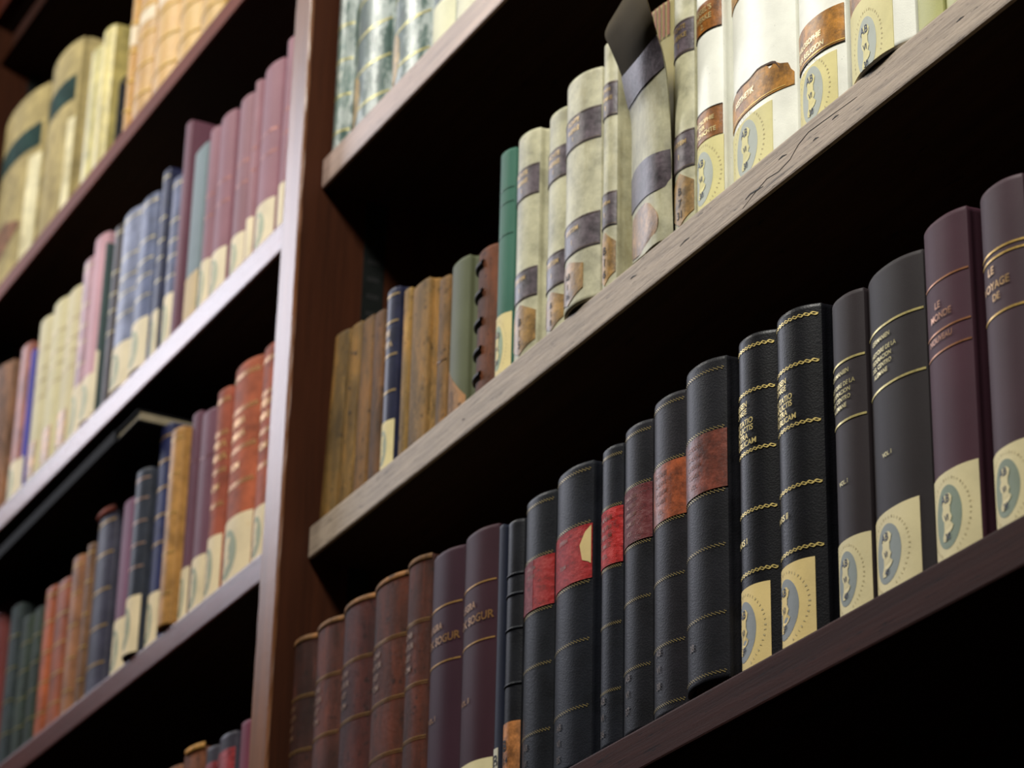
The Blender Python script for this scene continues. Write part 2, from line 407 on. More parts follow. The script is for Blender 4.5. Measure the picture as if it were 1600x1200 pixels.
def write(B, lines, m, par=None, e=.0007, name='lettering'):
    """lines: (text, z of baseline, size, u centre); far apart lines become objects of their own"""
    lines = [l for l in lines if l[0]]; lines.sort(key=lambda l: -l[1])
    for i in range(1, len(lines)):
        if lines[i - 1][1] - lines[i][1] > 2.7 * lines[i][2]:
            write(B, lines[i:], m, par, e, name); lines = lines[:i]; break
    bm = bmesh.new()
    for s, z, size, uc in lines:
        vs, fs = text_mesh(s, size)
        nv = []
        for v in vs:
            u = uc + v.x * .92 / B.w; u = min(max(u, .004), .996)
            x, y = B.prof(u, e); nv.append(bm.verts.new((x, y, z + v.y)))
        for f in fs:
            try: bm.faces.new([nv[i] for i in f])
            except ValueError: pass
    return link(name, bm, m, par or B.root)
CREAM = (228, 214, 166)
def stamp(B, par, uc, zc, rx, rz, sharp=False, col=(150, 158, 150), cream=CREAM, nums=('AB', 'VI', '30'), umax=.97):
    """library stamp: grey oval with a pale figure and the shelf mark"""
    U = rx / B.w
    def hi(u):
        t = (u - uc) / U; return zc + rz * math.sqrt(max(0, 1 - t * t))
    def lo(u): return 2 * zc - hi(u)
    st = patch(B, 'library_stamp', mat('paper', col), lo, hi, max(.01, uc - U), min(.99, uc + U), .0006, par, n=20)
    prof_ = [(0, .74), (.16, .7), (.27, .56), (.22, .38), (.1, .25), (.16, .1), (.24, -.06), (.16, -.2), (.3, -.34), (.22, -.46), (.02, -.56), (-.08, -.76)]
    prol = [(0, .74), (-.14, .68), (-.26, .5), (-.22, .3), (-.3, .12), (-.24, -.05), (-.1, -.2), (-.18, -.4), (-.28, -.58), (-.26, -.72), (-.08, -.76)]
    bm = bmesh.new(); pts = prof_ + prol[::-1][1:-1]
    vs = []
    for (a, c_) in pts:
        x, y = B.prof(min(max(uc + a * 1.45 * U, .01), .99), .0009); vs.append(bm.verts.new((x, y, zc + c_ * rz)))
    f = bm.faces.new(vs); bmesh.ops.triangulate(bm, faces=[f])
    link('stamp_figure', bm, mat('paper', cream), par)
    if sharp:
        s = rz * .38
        write(B, [(nums[0], zc + rz * .45, s, uc - U * .1), (nums[1], zc - rz * .12, s * .75, uc - U * .05), (nums[2], zc - rz * .72, s * .75, uc)], mat('ink', (60, 70, 92)), par, .0011, 'shelf_mark')
        bm = bmesh.new(); nn = 44
        for i in range(nn):
            if i in (32, 33, 34): continue
            a = 2 * math.pi * i / nn; 
            for (r0, r1, dw) in ((1.2, 1.29, .014),):
                q = []
                for (rr_, da) in ((r0, -.014), (r0, .016), (r1, .022), (r1, .004 if i % 3 else -.03)):
                    u = uc + U * 1.18 * rr_ * math.cos(a + da); z = zc + rz * .98 * rr_ * math.sin(a + da)
                    if not (.03 < u < umax) or z < .002: q = None; break
                    x, y = B.prof(u, .0007); q.append(bm.verts.new((x, y, z)))
                if q: bm.faces.new(q)
        if len(bm.faces): link('stamp_lettering', bm, mat('ink', (192, 178, 134)), par)
        else: bm.free()
def slip(B, z1, u0=0.0, u1=1.0, col=CREAM, st=True, sharp=False, nums=('AB', 'VI', '30'), uc=None, scol=(160, 166, 158), z0=.0006, zc=None, rz=None, wf=.30):
    """cream shelf-mark label pasted at the foot of the spine"""
    p = patch(B, 'paper_label', mat('paper', col), z0, z1, u0, u1, .0005)
    if st:
        rz = rz or (z1 - z0) * .37
        stamp(B, p, uc if uc is not None else (u0 + u1) / 2 - .08, zc or (z0 + (z1 - z0) * .47), min(B.w * wf, rz * .8), rz, sharp, scol, col, nums, u1 - .03)
    return p
def pw(*pts):                      # piecewise linear function of u
    def g(u):
        if u <= pts[0][0]: return pts[0][1]
        for (a, x), (b_, y) in zip(pts, pts[1:]):
            if u <= b_: return x + (y - x) * (u - a) / (b_ - a)
        return pts[-1][1]
    return g
def hexa(B, u0, u1, z0, z1, nums, col=(140, 108, 60)):
    """old brown shelf label with clipped corners"""
    um = (u0 + u1) / 2; dz = (z1 - z0) * .22
    o = patch(B, 'shelf_label', mat('tan', col), pw((u0, z0 + dz), (um, z0), (u1, z0 + dz)), pw((u0, z1 - dz), (um, z1), (u1, z1 - dz)), u0, u1, .0006)
    zz = z1 - dz * .9; s = (z1 - z0) * .2
    write(B, [(t, zz - s * 1.1 * (i + 1), s, um) for i, t in enumerate(nums)], mat('ink', (44, 38, 40)), o, .0009, 'shelf_mark')
    return o

# ================================================================== lower shelf, right bay (row B)
BLK = (44, 44, 50); PUR = (84, 50, 62)
b = book('B', 'purple book at the right edge, only its top corner in view', (1604, 250), (1660, 240), 205, 'cloth', (96, 72, 80))
b = book('B', 'wide dull purple book cut by the right edge of the photo', (1532, 330), (1602, 330), 268, 'cloth', (72, 52, 60), br=.26)
for y in (371, 382, 470): line(b, b.R(y), .0014)
write(b, [('LE', b.R(405), .008, .35), ('VOYAGE', b.R(430), .008, .42), ('DE', b.R(448), .007, .45)], mat('gold', (190, 150, 96)))
slip(b, b.R(679), sharp=True, scol=(138, 150, 132))
b = book('B', 'plum book with faded gilt title, between the wide purple book and the charcoal volume', (1443, 361), (1511, 330), 319, 'cloth', (74, 43, 55), br=.2)
for y in (416, 494, 527): line(b, b.R(y), .0012, (176, 118, 78))
write(b, [('LE', b.R(432) - .012, .007, .4), ('MONDE', b.R(476), .007, .45), ('NOUVEAU', b.R(510), .006, .42)], mat('gold', (168, 116, 82)))
slip(b, b.R(716), sharp=True, scol=(134, 148, 130), u1=.99)
def vol(b, y0, y1, yv, lab, num, u1=.99):
    line(b, b.R(y0), .0016, (212, 196, 128)); line(b, b.R(y1), .0016, (212, 196, 128))
    a = b.R(y0); z = b.R(y1); d = a - z; s = d * .105
    m = mat('gold', (200, 186, 126))
    write(b, [('GERMANIEN', a - d * .22, s, .36), ('HISTOIRE DE LA', a - d * .42, s, .40), ('FEDERACION', a - d * .54, s, .36), ('DEL CENTRO', a - d * .66, s, .36), ('ALEMANE', a - d * .78, s, .34)], m)
    write(b, [('VOL. ' + num, b.R(yv), s * .95, .42)], m)
    slip(b, b.R(lab), sharp=True, scol=(140, 148, 146), u1=u1, nums=('AB', 'VI', '40'))
b = book('B', 'tall wide charcoal volume with two gilt rules, taller of the charcoal pair', (1355.5, 432), (1442.5, 395), 387, 'cloth', (45, 39, 41), br=.22)
vol(b, 479, 574, 684, 769, 'I', .86)
b = book('B', 'narrower charcoal volume with two gilt rules, left of its taller twin', (1300, 485), (1357, 460), 447, 'cloth', (46, 38, 41), br=.22)
vol(b, 551, 644, 742, 829, 'I')
def pars(b, r, num, yn, lab):
    for y in r: rope(b, b.R(y), .0030, (236, 210, 128), nd=12)
    a = b.R(r[1]); z = b.R(r[2]); d = a - z; s = d * .135; m = mat('gold', (236, 212, 136))
    write(b, [(t, a - d * f, s, .36 + q) for t, f, q in (('THIESEN', .24, -.04), ('LONGE', .36, -.02), ('REFUTATIO', .54, .0), ('CONFLICTIS', .66, -.02), ('CONTRA', .78, -.05), ('PUBLICAM', .90, .09))], m, e=.0008)
    write(b, [('PARS ' + num, b.R(yn), s * 1.05, .34)], m, e=.0008)
    slip(b, b.R(lab), u1=.88, sharp=True, scol=(140, 146, 150), uc=.37, nums=('AB', 'VI', '39'), col=(232, 206, 138))
b = book('B', 'glossy black book lettered PARS II in gilt between twisted gilt bands', (1217.5, 500), (1284, 480), 471, 'leather', (15, 15, 20), br=.42, rough=.42)
pars(b, (488, 561, 654, 750, 849), 'II', 795, 867)
b = book('B', 'slimmer glossy black book lettered PARS I in gilt between twisted gilt bands', (1158, 536), (1216, 520), 512, 'leather', (15, 15, 20), br=.42, rough=.42)
pars(b, (532, 601, 694, 788, 884), 'I', 838, 905)
def rubbed(b, ropes, l0, l1, col, kind='redlabel', nums=None, cols=(168, 148, 96), txt=()):
    z1 = b.R(l0); z0 = b.R(l1); o = patch(b, 'title_label', mat(kind, col), z0, z1, .0, 1.0, .0007)
    for y in ropes: rope(b, b.R(y), .0032, cols, nd=17, broken=True)
    d = z1 - z0
    if txt: write(b, [(t, z1 - d * f, d * .11, .45) for t, f in zip(txt, (.2, .36, .52, .68, .86))], mat('gold', (120, 70, 46)), o, .0010)
    if nums:
        zz, s = nums[0], .0075
        write(b, [(t, zz - i * .013, s, .38) for i, t in enumerate(nums[1:])], mat('gold', (96, 80, 66)))
    return o
TX = ('IOANNIS', 'CALVINI', 'OPERUM', 'TOMUS', 'VOL')
b = book('B', 'tall black book with a worn brown label, next to PARS I', (1073.5, 604), (1136, 572), 553, 'leather', (27, 27, 32), br=.3, yf=.028, lift=.004)
rubbed(b, (572, 664, 763, 848, 954, 1046), 668, 759, (108, 52, 38), 'tan', (b.R(1000), '38'), txt=TX)
b = book('B', 'black book with an orange-brown title label between the brown and the mauve labelled ones', (1023, 637), (1073, 615), 606, 'leather', (28, 26, 31), br=.26)
rubbed(b, (620, 709, 804, 892, 996, 1090), 713, 801, (140, 68, 34), 'tan', (b.R(1010), 'AB', 'VI', '38'), txt=TX)
b = book('B', 'black book with a faded mauve-red title label', (978, 679), (1022.5, 660), 652, 'leather', (26, 26, 31), br=.26)
rubbed(b, (667, 748, 842, 928, 1035), 752, 838, (104, 34, 38), 'redlabel', (b.R(1052), 'AB', 'VI', '37'), txt=TX)
b = book('B', 'short narrow black book with a bright red label right of a dark gap', (942.8, 717), (977.5, 700), 690, 'leather', (23, 25, 32), br=.28)
rubbed(b, (706, 785, 881, 970, 1074), 789, 877, (176, 12, 8), 'redlabel', (b.R(1092), 'AB', 'VI', '36'), txt=TX)
b = book('B', 'tall black book whose red label has a torn cream corner', (872.5, 748), (928, 730), 717, 'leather', (24, 26, 33), br=.24)
o = rubbed(b, (730, 813, 906, 996, 1100), 817, 902, (158, 12, 18), 'redlabel', (b.R(1125), 'AB', 'VI', '35'), txt=('OPERA', '', '', 'TOM', ''))
z1 = b.R(817); z0 = b.R(902); d = z1 - z0
patch(b, 'torn_patch', mat('paper', (214, 190, 130)), pw((.82, z0 + d * .62), (.86, z0 + d * .35), (.95, z0 + d * .3), (.99, z0 + d * .25)), pw((.82, z0 + d * .64), (.90, z0 + d * .86), (.99, z0 + d * .97)), .82, .985, .0011, o)
b = book('B', 'black book with a red label rubbed pink on its left half', (824.3, 790), (872, 775), 762.5, 'leather', (24, 26, 31), br=.24)
o = rubbed(b, (777, 860, 946, 1032, 1137), 864, 942, (152, 6, 4), 'redlabel', (b.R(1160), 'AB', 'VI', '34'), txt=('OPERUM', 'CALVINI', '', '', ''))
z1 = b.R(864); z0 = b.R(942); patch(b, 'rubbed_area', mat('redlabel', (122, 34, 42)), z0, z1, .0, .55, .0009, o)
b = book('B', 'thin black book with four blind ridges and an orange label lettered B at its foot', (797.5, 821), (824.5, 812), 808, 'leather', (24, 25, 30), br=.34)
for y in (894, 925, 979, 1066): ridge(b, b.R(y), .0014, mat('leather', (34, 36, 42)), 'blind_ridge', .0012)
o = patch(b, 'shelf_label', mat('tan', (170, 110, 60)), .0006, b.R(1125), 0, 1, .0006); zz = b.R(1125)
line(b, b.R(1132), .0008, (60, 44, 30)); write(b, [('B', b.R(1168), .013, .45), ('D 4', b.R(1188), .007, .45)], mat('ink', (30, 26, 26)), o, .001)
b = book('B', 'very thin flat slate-blue booklet with a small white B label', (781, 817), (797.5, 817), 817, 'cloth', (36, 40, 56), br=.04, board=.0003)
o = patch(b, 'paper_label', mat('paper', (206, 200, 180)), .0006, b.R(1168), 0, 1, .0005); write(b, [('B', b.R(1197), .014, .55)], mat('ink', (40, 40, 46)), o)
def sog(b, r0, r1, yt, yv, num):
    line(b, b.R(r0), .0012, (206, 158, 90)); line(b, b.R(r1), .0012, (206, 158, 90)); m = mat('gold', (168, 122, 72))
    d = b.R(r0) - b.R(r1)
    write(b, [('LEGRA', b.R(r0) - d * .40, d * .17, .42), ('OK SOGUR', b.R(r0) - d * .66, d * .2, .56), ('VOL. ' + num, b.R(yv), d * .13, .38)], m)
b = book('B', 'wine-purple book lettered SOGUR in gilt with a cream label at its foot', (730, 840), (780, 830), 816, 'cloth', (56, 28, 38), br=.26)
sog(b, 903, 994, 0, 1086, 'II'); slip(b, b.R(1182), st=False)
b = book('B', 'wine-purple book lettered SOGUR, left of its taller companion, no paper label', (680, 870), (727, 860), 849, 'cloth', (54, 28, 40), br=.26)
sog(b, 937, 1026, 0, 1115, 'I')
BRN = (122, 62, 40)
def calf(b, bands, tz, col=BRN):
    m = mat('oldleather', col)
    for y in bands:
        z = b.R(y); line(b, z, .0007, (190, 150, 96)); line(b, z - .0022, .0006, (170, 130, 84))
    zt = b.R(bands[0]); d = zt - b.R(bands[1])
    write(b, [(t, zt - d * f, d * .13, .36) for t, f in zip(('PLINII', 'NATUR', 'HIST', 'TOM'), (.24, .42, .6, .78))], mat('gold', (150, 116, 88)))
    ridge(b, b.h - .003, .003, mat('oldleather', (140, 100, 62)), 'headcap', .0016)
for lab, L_, R_, T_, bd, col in (
  ('reddish brown calf book right beside the two wine-purple ones', (642, 883), (683, 872), 863, (964, 1062, 1148), (76, 36, 24)),
  ('brown calf book with a ragged headcap, second left from the wine-purple pair', (590, 918), (642, 905), 889, (987, 1083, 1169), (74, 35, 22)),
  ('dark purple-brown calf book with a torn open headcap', (542, 950), (590, 940), 925, (1020, 1112), (62, 29, 27)),
  ('paler worn brown calf book, second from the upright on the lower shelf', (500, 980), (541, 970), 960, (1048, 1140), (82, 43, 34)),
  ('worn brown calf book nearest the upright on the lower shelf', (455, 1007), (498, 1000), 988, (1082, 1167), (60, 28, 20))):
    b = book('B', lab, L_, R_, T_, 'oldleather', col, br=.24); calf(b, bd, None, col)

# ================================================================== middle shelf, right bay (row C)
OLIVE = (178, 178, 112); VEL = (178, 174, 144); WHT = (246, 246, 234)
b = book('C', 'pale olive book at the far right of the middle shelf, top out of view', (1479, 12), (1530, 0), ('z', 2.93), 'white', (184, 184, 130))
b = book('C', 'olive-green paper-backed book right of the white volumes', (1435, 34), (1477, 12), ('z', 2.94), 'white', OLIVE, br=.12)
b = book('C', 'rightmost white volume, its foot lifted clear of the shelf', (1329, 20), (1431, 20), ('z', 2.945), 'white', WHT, br=.24, yf=.0268, lift=.0006)
o = slip(b, b.R(-50), u1=.78, sharp=True, uc=.39, zc=b.R(27), rz=.024, wf=.17, col=(226, 216, 158), scol=(178, 184, 174)); 
patch(b, 'title_label', mat('tan', (156, 104, 34)), b.R(-50) - .001, b.h - .001, 0, .7, .0004)
def hegel(b, labels, foot, u1, text, uc=.36):
    pass
b = book('C', 'white volume with a brown label reading PHILOSOPHIE DER RELIGION', (1249, 60), (1323, 60), ('z', 2.945), 'white', WHT, br=.26, rough=.4)
z1 = b.R(3); z0 = b.R(62)
o = patch(b, 'title_label', mat('tan', (158, 106, 32)), z0, z1, 0.0, .985, .0006); line(b, z0 + .0016, .0007, (240, 200, 110), e=.0009); line(b, z0 - .0004, .0008, (50, 34, 18), e=.0008, name='label_edge')
write(b, [('PHILOSOPHIE', z0 + (z1 - z0) * .42, .0066, .36), ('DER RELIGION', z0 + (z1 - z0) * .13, .0066, .38)], mat('gold', (246, 232, 180)), o, .0010)
slip(b, b.R(72), u1=.88, sharp=True, uc=.42, col=(228, 216, 150), scol=(178, 184, 174), rz=.0235, wf=.24, nums=('AB', 'VI', '30'))
b = book('C', 'widest white volume with a torn brown label reading AESTHETIK', (1144, 20), (1244, 40), ('z', 2.945), 'white', WHT, br=.25, rough=.4)
z1 = b.R(78); z0 = b.R(130); d = z1 - z0
o = patch(b, 'title_label', mat('tan', (158, 108, 36)), z0, pw((0, z1 - d * .1), (.3, z1 - d * .05), (.45, z1 - d * .12), (.6, z1), (.7, z1 - d * .04), (.74, z1 - d * .25), (.80, z1 - d * .1), (.85, z1 - d * .22), (.93, z1 - d * .3), (.95, z1 - d * .5), (.98, z1 - d * .62)), 0, .98, .0006, n=60)
patch(b, 'label_edge', mat('ink', (60, 34, 16)), pw((.2, z1 - d * .10), (.45, z1 - d * .15), (.6, z1 - .001), (.8, z1 - d * .14), (.85, z1 - d * .38)), pw((.2, z1 - d * .05), (.45, z1 - d * .10), (.6, z1 + .0004), (.8, z1 - d * .06), (.85, z1 - d * .34)), .2, .85, .0008, o)
line(b, z0 + .0018, .0007, (244, 206, 120), e=.0009, u1=.9); write(b, [('AESTHETIK', z0 + d * .42, .0072, .35)], mat('gold', (250, 240, 196)), o, .0010)
slip(b, b.R(140), u1=.76, sharp=True, uc=.38, col=(228, 218, 156), scol=(178, 184, 174), rz=.0240, wf=.19)
z1 = b.R(-60); patch(b, 'upper_title_label', mat('tan', (170, 122, 40)), z1, b.h - .001, 0, .93, .0006)
b = book('C', 'white volume with a brown label reading HEGELS WERKE 2.', (1089.5, 60), (1130, 60), ('z', 2.94), 'white', WHT, br=.34, rough=.4)
z1 = b.R(-8); z0 = b.R(38); d = z1 - z0; M = mat('gold', (240, 220, 160))
o = patch(b, 'title_label', mat('tan', (138, 86, 36)), z0, z1, 0, .985, .0006); write(b, [("HEGEL'S", z0 + d * .66, .0072, .48), ('WERKE', z0 + d * .38, .0072, .50), ('2.', z0 + d * .12, .0072, .5)], M, o, .0010)
line(b, z0, .0008, (50, 30, 16), e=.0009, name='label_edge')
z1 = b.R(161); z0 = b.R(207); d = z1 - z0
o = patch(b, 'lower_title_label', mat('tan', (138, 86, 34)), z0, z1, 0, .985, .0006); write(b, [('PHILOSOPHIE', z0 + d * .58, .0052, .45), ('DER', z0 + d * .38, .0052, .45), ('GESCHICHTE', z0 + d * .16, .0058, .46)], M, o, .0010)
line(b, z1, .0008, (40, 24, 14), e=.0009, name='label_edge')
slip(b, b.R(209), sharp=True, uc=.42, col=(226, 216, 150), scol=(178, 184, 174), rz=.0235, wf=.36)
# the label folds round onto the board
bm = bmesh.new(); add_box(bm, b.w / 2 + .0013, b.w / 2 + .0018, .0095, .022, .001, b.R(209) + .001); link('label_fold', bm, mat('paper', (196, 182, 96)), b.root)
DL = (92, 82, 88)
def vel(b, l1, l2, hx=None, t1=('FICHTE', 'WERKE', '1'), t2=('SYSTEM', 'I'), u=.0):
    """two dark leather labels and a brown clipped shelf label on a vellum spine; rows are read at the right edge"""
    for nm, (a, c_), tt in (('title_label', l1, t1), ('lower_title_label', l2, t2)):
        z1 = b.R(a); z0 = b.R(c_); d = z1 - z0
        o = patch(b, nm, mat('tan', (84, 74, 80), .4), z0, z1, u, 1.0, .0007)
        for zz in (z0 + .0012, z1 - .0012): line(b, zz, .0005, (120, 104, 84), e=.001)
        write(b, [(t, z1 - d * (i + 1) / (len(tt) + .8), min(d * .2, b.w / len(t) * 1.15), .5) for i, t in enumerate(tt)], mat('gold', (196, 166, 110)), o, .0011)
    if hx: return hexa(b, *hx)
b = book('C', 'slim vellum book with two dark labels standing right of the peeling one', (1054.5, 60), (1085, 60), ('z', 2.92), 'vellum', VEL, br=.34)
vel(b, (25, 77), (199, 257), (.08, .98, .002, b.R(262), ('B', '7', '31')))
# the book with the peeled spine
pb = book('C', 'vellum book whose spine cover has peeled off and curls forward', (990, 200), (1053, 60), -6, 'cloth', (150, 140, 96), br=.12, yf=.05)
zt = pb.h
bm = bmesh.new()
for i in range(11):
    u = .05 + i * .085; 
    for s in range(5):
        x0, y0 = pb.prof(u + s * .009, .0012)
        x1_, y1_ = pb.prof(u + (s + 1) * .009, .0012)
        vs = [bm.verts.new(p) for p in ((x0, y0, zt - .036), (x1_, y1_, zt - .036), (x1_, y1_, zt - .002), (x0, y0, zt - .002))]; bm.faces.new(vs)
link('striped_headband', bm, mat('cloth', (134, 84, 62)), pb.root)
def cr(p, n):
    out = []
    for i in range(len(p) - 1):
        a, b_, c_, d = p[max(i - 1, 0)], p[i], p[i + 1], p[min(i + 2, len(p) - 1)]
        for q in range(n):
            t = q / n
            out.append(b_ * 1.0 + (c_ - a) * .5 * t + (a * 2 - b_ * 5 + c_ * 4 - d) * .5 * t * t + (b_ * 3 - a - c_ * 3 + d) * .5 * t ** 3)
    return out + [p[-1]]
def sheet(rows, m, name, par, th=.0011, off=0.0):
    """smooth curved sheet through rows of (px, py, y) points; off moves it outward along its normal"""
    zmin = ztop('C', 1) + .0012 - par.location.z
    g = [cr([unp(a, c_, y) - par.location for a, c_, y in r], 5) for r in rows]
    cols = [cr([r[i] for r in g], 5) for i in range(len(g[0]))]
    nr, nc = len(cols[0]), len(cols); P = [[cols[c_][r] for c_ in range(nc)] for r in range(nr)]
    def nrm(r, c_):
        a = P[r][min(c_ + 1, nc - 1)] - P[r][max(c_ - 1, 0)]; b_ = P[min(r + 1, nr - 1)][c_] - P[max(r - 1, 0)][c_]
        n_ = a.cross(b_).normalized(); return n_ if n_.y < 0 else -n_
    bm = bmesh.new(); F = []; K2 = []
    for r in range(nr):
        fa = []; ka = []
        for c_ in range(nc):
            n_ = nrm(r, c_); p = P[r][c_] + n_ * off; q = p - n_ * th
            p.z = max(p.z, zmin); q.z = max(q.z, zmin); fa.append(bm.verts.new(p)); ka.append(bm.verts.new(q))
        F.append(fa); K2.append(ka)
    for r in range(nr - 1):
        for c_ in range(nc - 1):
            bm.faces.new((F[r][c_], F[r][c_ + 1], F[r + 1][c_ + 1], F[r + 1][c_])).smooth = True
            bm.faces.new((K2[r][c_], K2[r + 1][c_], K2[r + 1][c_ + 1], K2[r][c_ + 1])).smooth = True
    for r in range(nr - 1):
        for c_ in (0, nc - 1): bm.faces.new((F[r][c_], F[r + 1][c_], K2[r + 1][c_], K2[r][c_]))
    for c_ in range(nc - 1):
        for r in (0, nr - 1): bm.faces.new((F[r][c_], F[r][c_ + 1], K2[r][c_ + 1], K2[r][c_]))
    for e_ in bm.edges: e_.smooth = all(f.smooth for f in e_.link_faces)
    bmesh.ops.remove_doubles(bm, verts=bm.verts, dist=1e-6)
    return link(name, bm, m, par)
rows = [
 [(988, 413, .046), (997, 405, .037), (1010, 394, .032), (1030, 378, .032), (1052, 366, .040)],
 [(988, 340, .045), (995, 328, .036), (1010, 311, .030), (1029, 300, .030), (1050, 294, .037)],
 [(987, 280, .043), (993, 264, .034), (1008, 246, .027), (1028, 236, .027), (1049, 230, .034)],
 [(987, 205, .039), (992, 192, .031), (1006, 173, .025), (1025, 162, .025), (1045, 166, .029)],
 [(983, 172, .034), (990, 160, .027), (1003, 141, .021), (1020, 122, .020), (1040, 110, .021)],
 [(977, 146, .030), (986, 134, .023), (1000, 114, .017), (1016, 95, .015), (1034, 78, .015)],
 [(972, 121, .026), (984, 107, .019), (999, 89, .013), (1012, 72, .010), (1026, 54, .009)]]
flap = sheet(rows, mat('vellum', (176, 172, 142)), 'peeled_spine', pb.root)
rows2 = [
 [(972, 121, .026), (984, 107, .019), (999, 89, .013), (1012, 72, .010), (1026, 54, .009)],
 [(963, 98, .020), (976, 84, .013), (991, 66, .006), (1005, 47, .002), (1019, 30, .001)],
 [(953, 75, .015), (966, 58, .008), (983, 40, .001), (998, 20, -.003), (1011, 3, -.004)],
 [(945, 55, .014), (956, 38, .007), (973, 14, .001), (988, -6, -.003), (1003, -24, -.003)],
 [(950, 38, .020), (962, 18, .014), (978, -8, .008), (992, -26, .005), (1004, -40, .004)]]
o = sheet(rows2, mat('cloth', (60, 50, 30), .8), 'curled_end', pb.root); o['label'] = 'dark brown curled back end of the peeled vellum spine'
def sublab(rows, nm, col):
    return sheet(rows, mat('tan', (84, 74, 80), .42), nm, pb.root, .0007, .0007)
o = sublab([rows[6], rows[5], [(983, 171, .0337), (990, 159, .0267), (1003, 139, .0207), (1020, 120, .0197), (1039, 104, .0203)]], 'title_label', DL)
lw = [[(988, 283, .043), (994, 266, .034), (1009, 248, .027), (1028, 238, .027), (1048, 233, .034)],
      [(988, 312, .044), (995, 295, .035), (1010, 278, .0285), (1029, 267, .0285), (1049, 262, .0355)],
      [(988, 337, .045), (995, 324, .036), (1010, 307, .030), (1029, 296, .030), (1049, 289, .037)]]
o = sublab(lw, 'lower_title_label', (66, 56, 62))
o = sheet([[(990, 347, .043), (996, 333, .036), (1008, 318, .0305), (1016, 318, .030)], [(989, 372, .044), (997, 358, .036), (1012, 347, .031), (1028, 336, .0305)],
           [(989, 399, .045), (997, 390, .037), (1010, 377, .032), (1025, 364, .0315)], [(990, 408, .045), (996, 402, .038), (1003, 397, .035), (1009, 391, .033)]], mat('tan', (150, 116, 76)), 'shelf_label', pb.root, .0007, .0007)
b = book('C', 'narrow vellum book tucked against the left of the peeled one', (946, 90), (973, 120), 60, 'vellum', VEL, br=.34)
vel(b, (125, 178), (297, 350), (.06, .98, .004, b.R(358), ('B', '1', '6')))
b = book('C', 'wide vellum book, second left from the peeled one', (888, 187), (942, 140), 102, 'vellum', (182, 178, 150), br=.36, yf=.026, lift=.001)
vel(b, (163, 213), (328, 380), (.02, .76, .004, b.R(388), ('AB', '1', '16')))
b = book('C', 'vellum book third from the green cloth one, half hidden by the wide one', (859.5, 187), (889, 175), 163, 'vellum', VEL, br=.26)
vel(b, (223, 272), (387, 440), (.05, .95, .003, b.R(446), ('B', '1', '8')))
b = book('C', 'vellum book next to the green cloth one with a brown shelf label', (812, 220), (845, 210), 197, 'vellum', VEL, br=.34, board=.0022)
vel(b, (253, 300), (414, 460), (.1, .98, .004, b.R(466), ('B', '1', '5')))
b = book('C', 'green cloth book with a stamped cream label at its foot', (784, 247), (811, 240), 228, 'cloth', (62, 106, 90), br=.3)
for y in (290, 312, 362): line(b, b.R(y), .0007, (70, 104, 90))
slip(b, b.R(486), sharp=True, scol=(150, 166, 140), col=(224, 206, 146))
TAN = (118, 88, 50)
b = book('C', 'dark brown book with raised black ribs left of the green cloth one', (750, 400), (786, 385), 377, 'oldleather', (96, 56, 36), br=.3)
for y in (400, 445, 490, 535, 575): ridge(b, b.R(y), .0036, mat('leather', (34, 26, 26)), e=.0035, u0=0, u1=.55)
b = book('C', 'grey-green cloth book between the ribbed brown one and the tan ones', (708, 410), (735, 400), 396, 'cloth', (88, 92, 66), br=.2, board=.0028)
patch(b, 'worn_foot', mat('oldleather', (160, 120, 80)), .0006, pw((0, .05), (.4, .035), (1, .012)), 0, 1, .0004)
b = book('C', 'tan leather book just left of the grey-green cloth one', (688, 435), (708, 430), 427, 'oldleather', TAN, br=.2)
line(b, b.R(560), .0009, (80, 52, 30))
b = book('C', 'tan leather book with a torn foot and dark side, third right of the navy one', (647, 447), (672, 440), 431, 'oldleather', (130, 100, 56), br=.14, board=.003)
b = book('C', 'thin yellowish tan book touching the right side of the navy one', (633, 450), (647, 447), 447, 'oldleather', (144, 112, 58), br=.2)
b = book('C', 'navy blue book with gilt bands among the tan ones', (608, 450), (626, 447), 445, 'leather', (34, 36, 58), br=.34, board=.002, rough=.4)
for y in (457, 499, 551, 608): line(b, b.R(y), .0016, (200, 170, 112))
write(b, [('DE', b.R(520), .009, .45), ('VITA', b.R(538), .009, .45)], mat('gold', (190, 160, 110)))
slip(b, b.R(654), col=(220, 204, 150), scol=(158, 162, 140))
b = book('C', 'brown leather book touching the left side of the navy one', (586, 497), (608, 490), 481, 'oldleather', (102, 72, 46), br=.14)
b = book('C', 'brown spotted leather book, second left from the navy one', (567, 507), (585, 497), 490, 'oldleather', (108, 80, 46), br=.12, lean=.03)
b = book('C', 'tan book with dark wormholes, third left from the navy one', (549, 512), (566, 505), 500, 'oldleather', (132, 100, 52), br=.16, lean=.06)
for (u, y) in ((.35, 545), (.7, 550), (.4, 600), (.6, 640)):
    z = b.R(y); patch(b, 'wormhole', mat('ink', (24, 18, 12)), pw((u - .1, z + .002), (u, z), (u + .1, z + .002)), pw((u - .1, z + .003), (u, z + .005), (u + .1, z + .003)), u - .1, u + .1, .0004, n=6)
b = book('C', 'leaning ochre-tan book nearest the upright on the middle shelf', (523, 540), (547, 517), 512, 'oldleather', (118, 90, 46), br=.2, lean=.085)

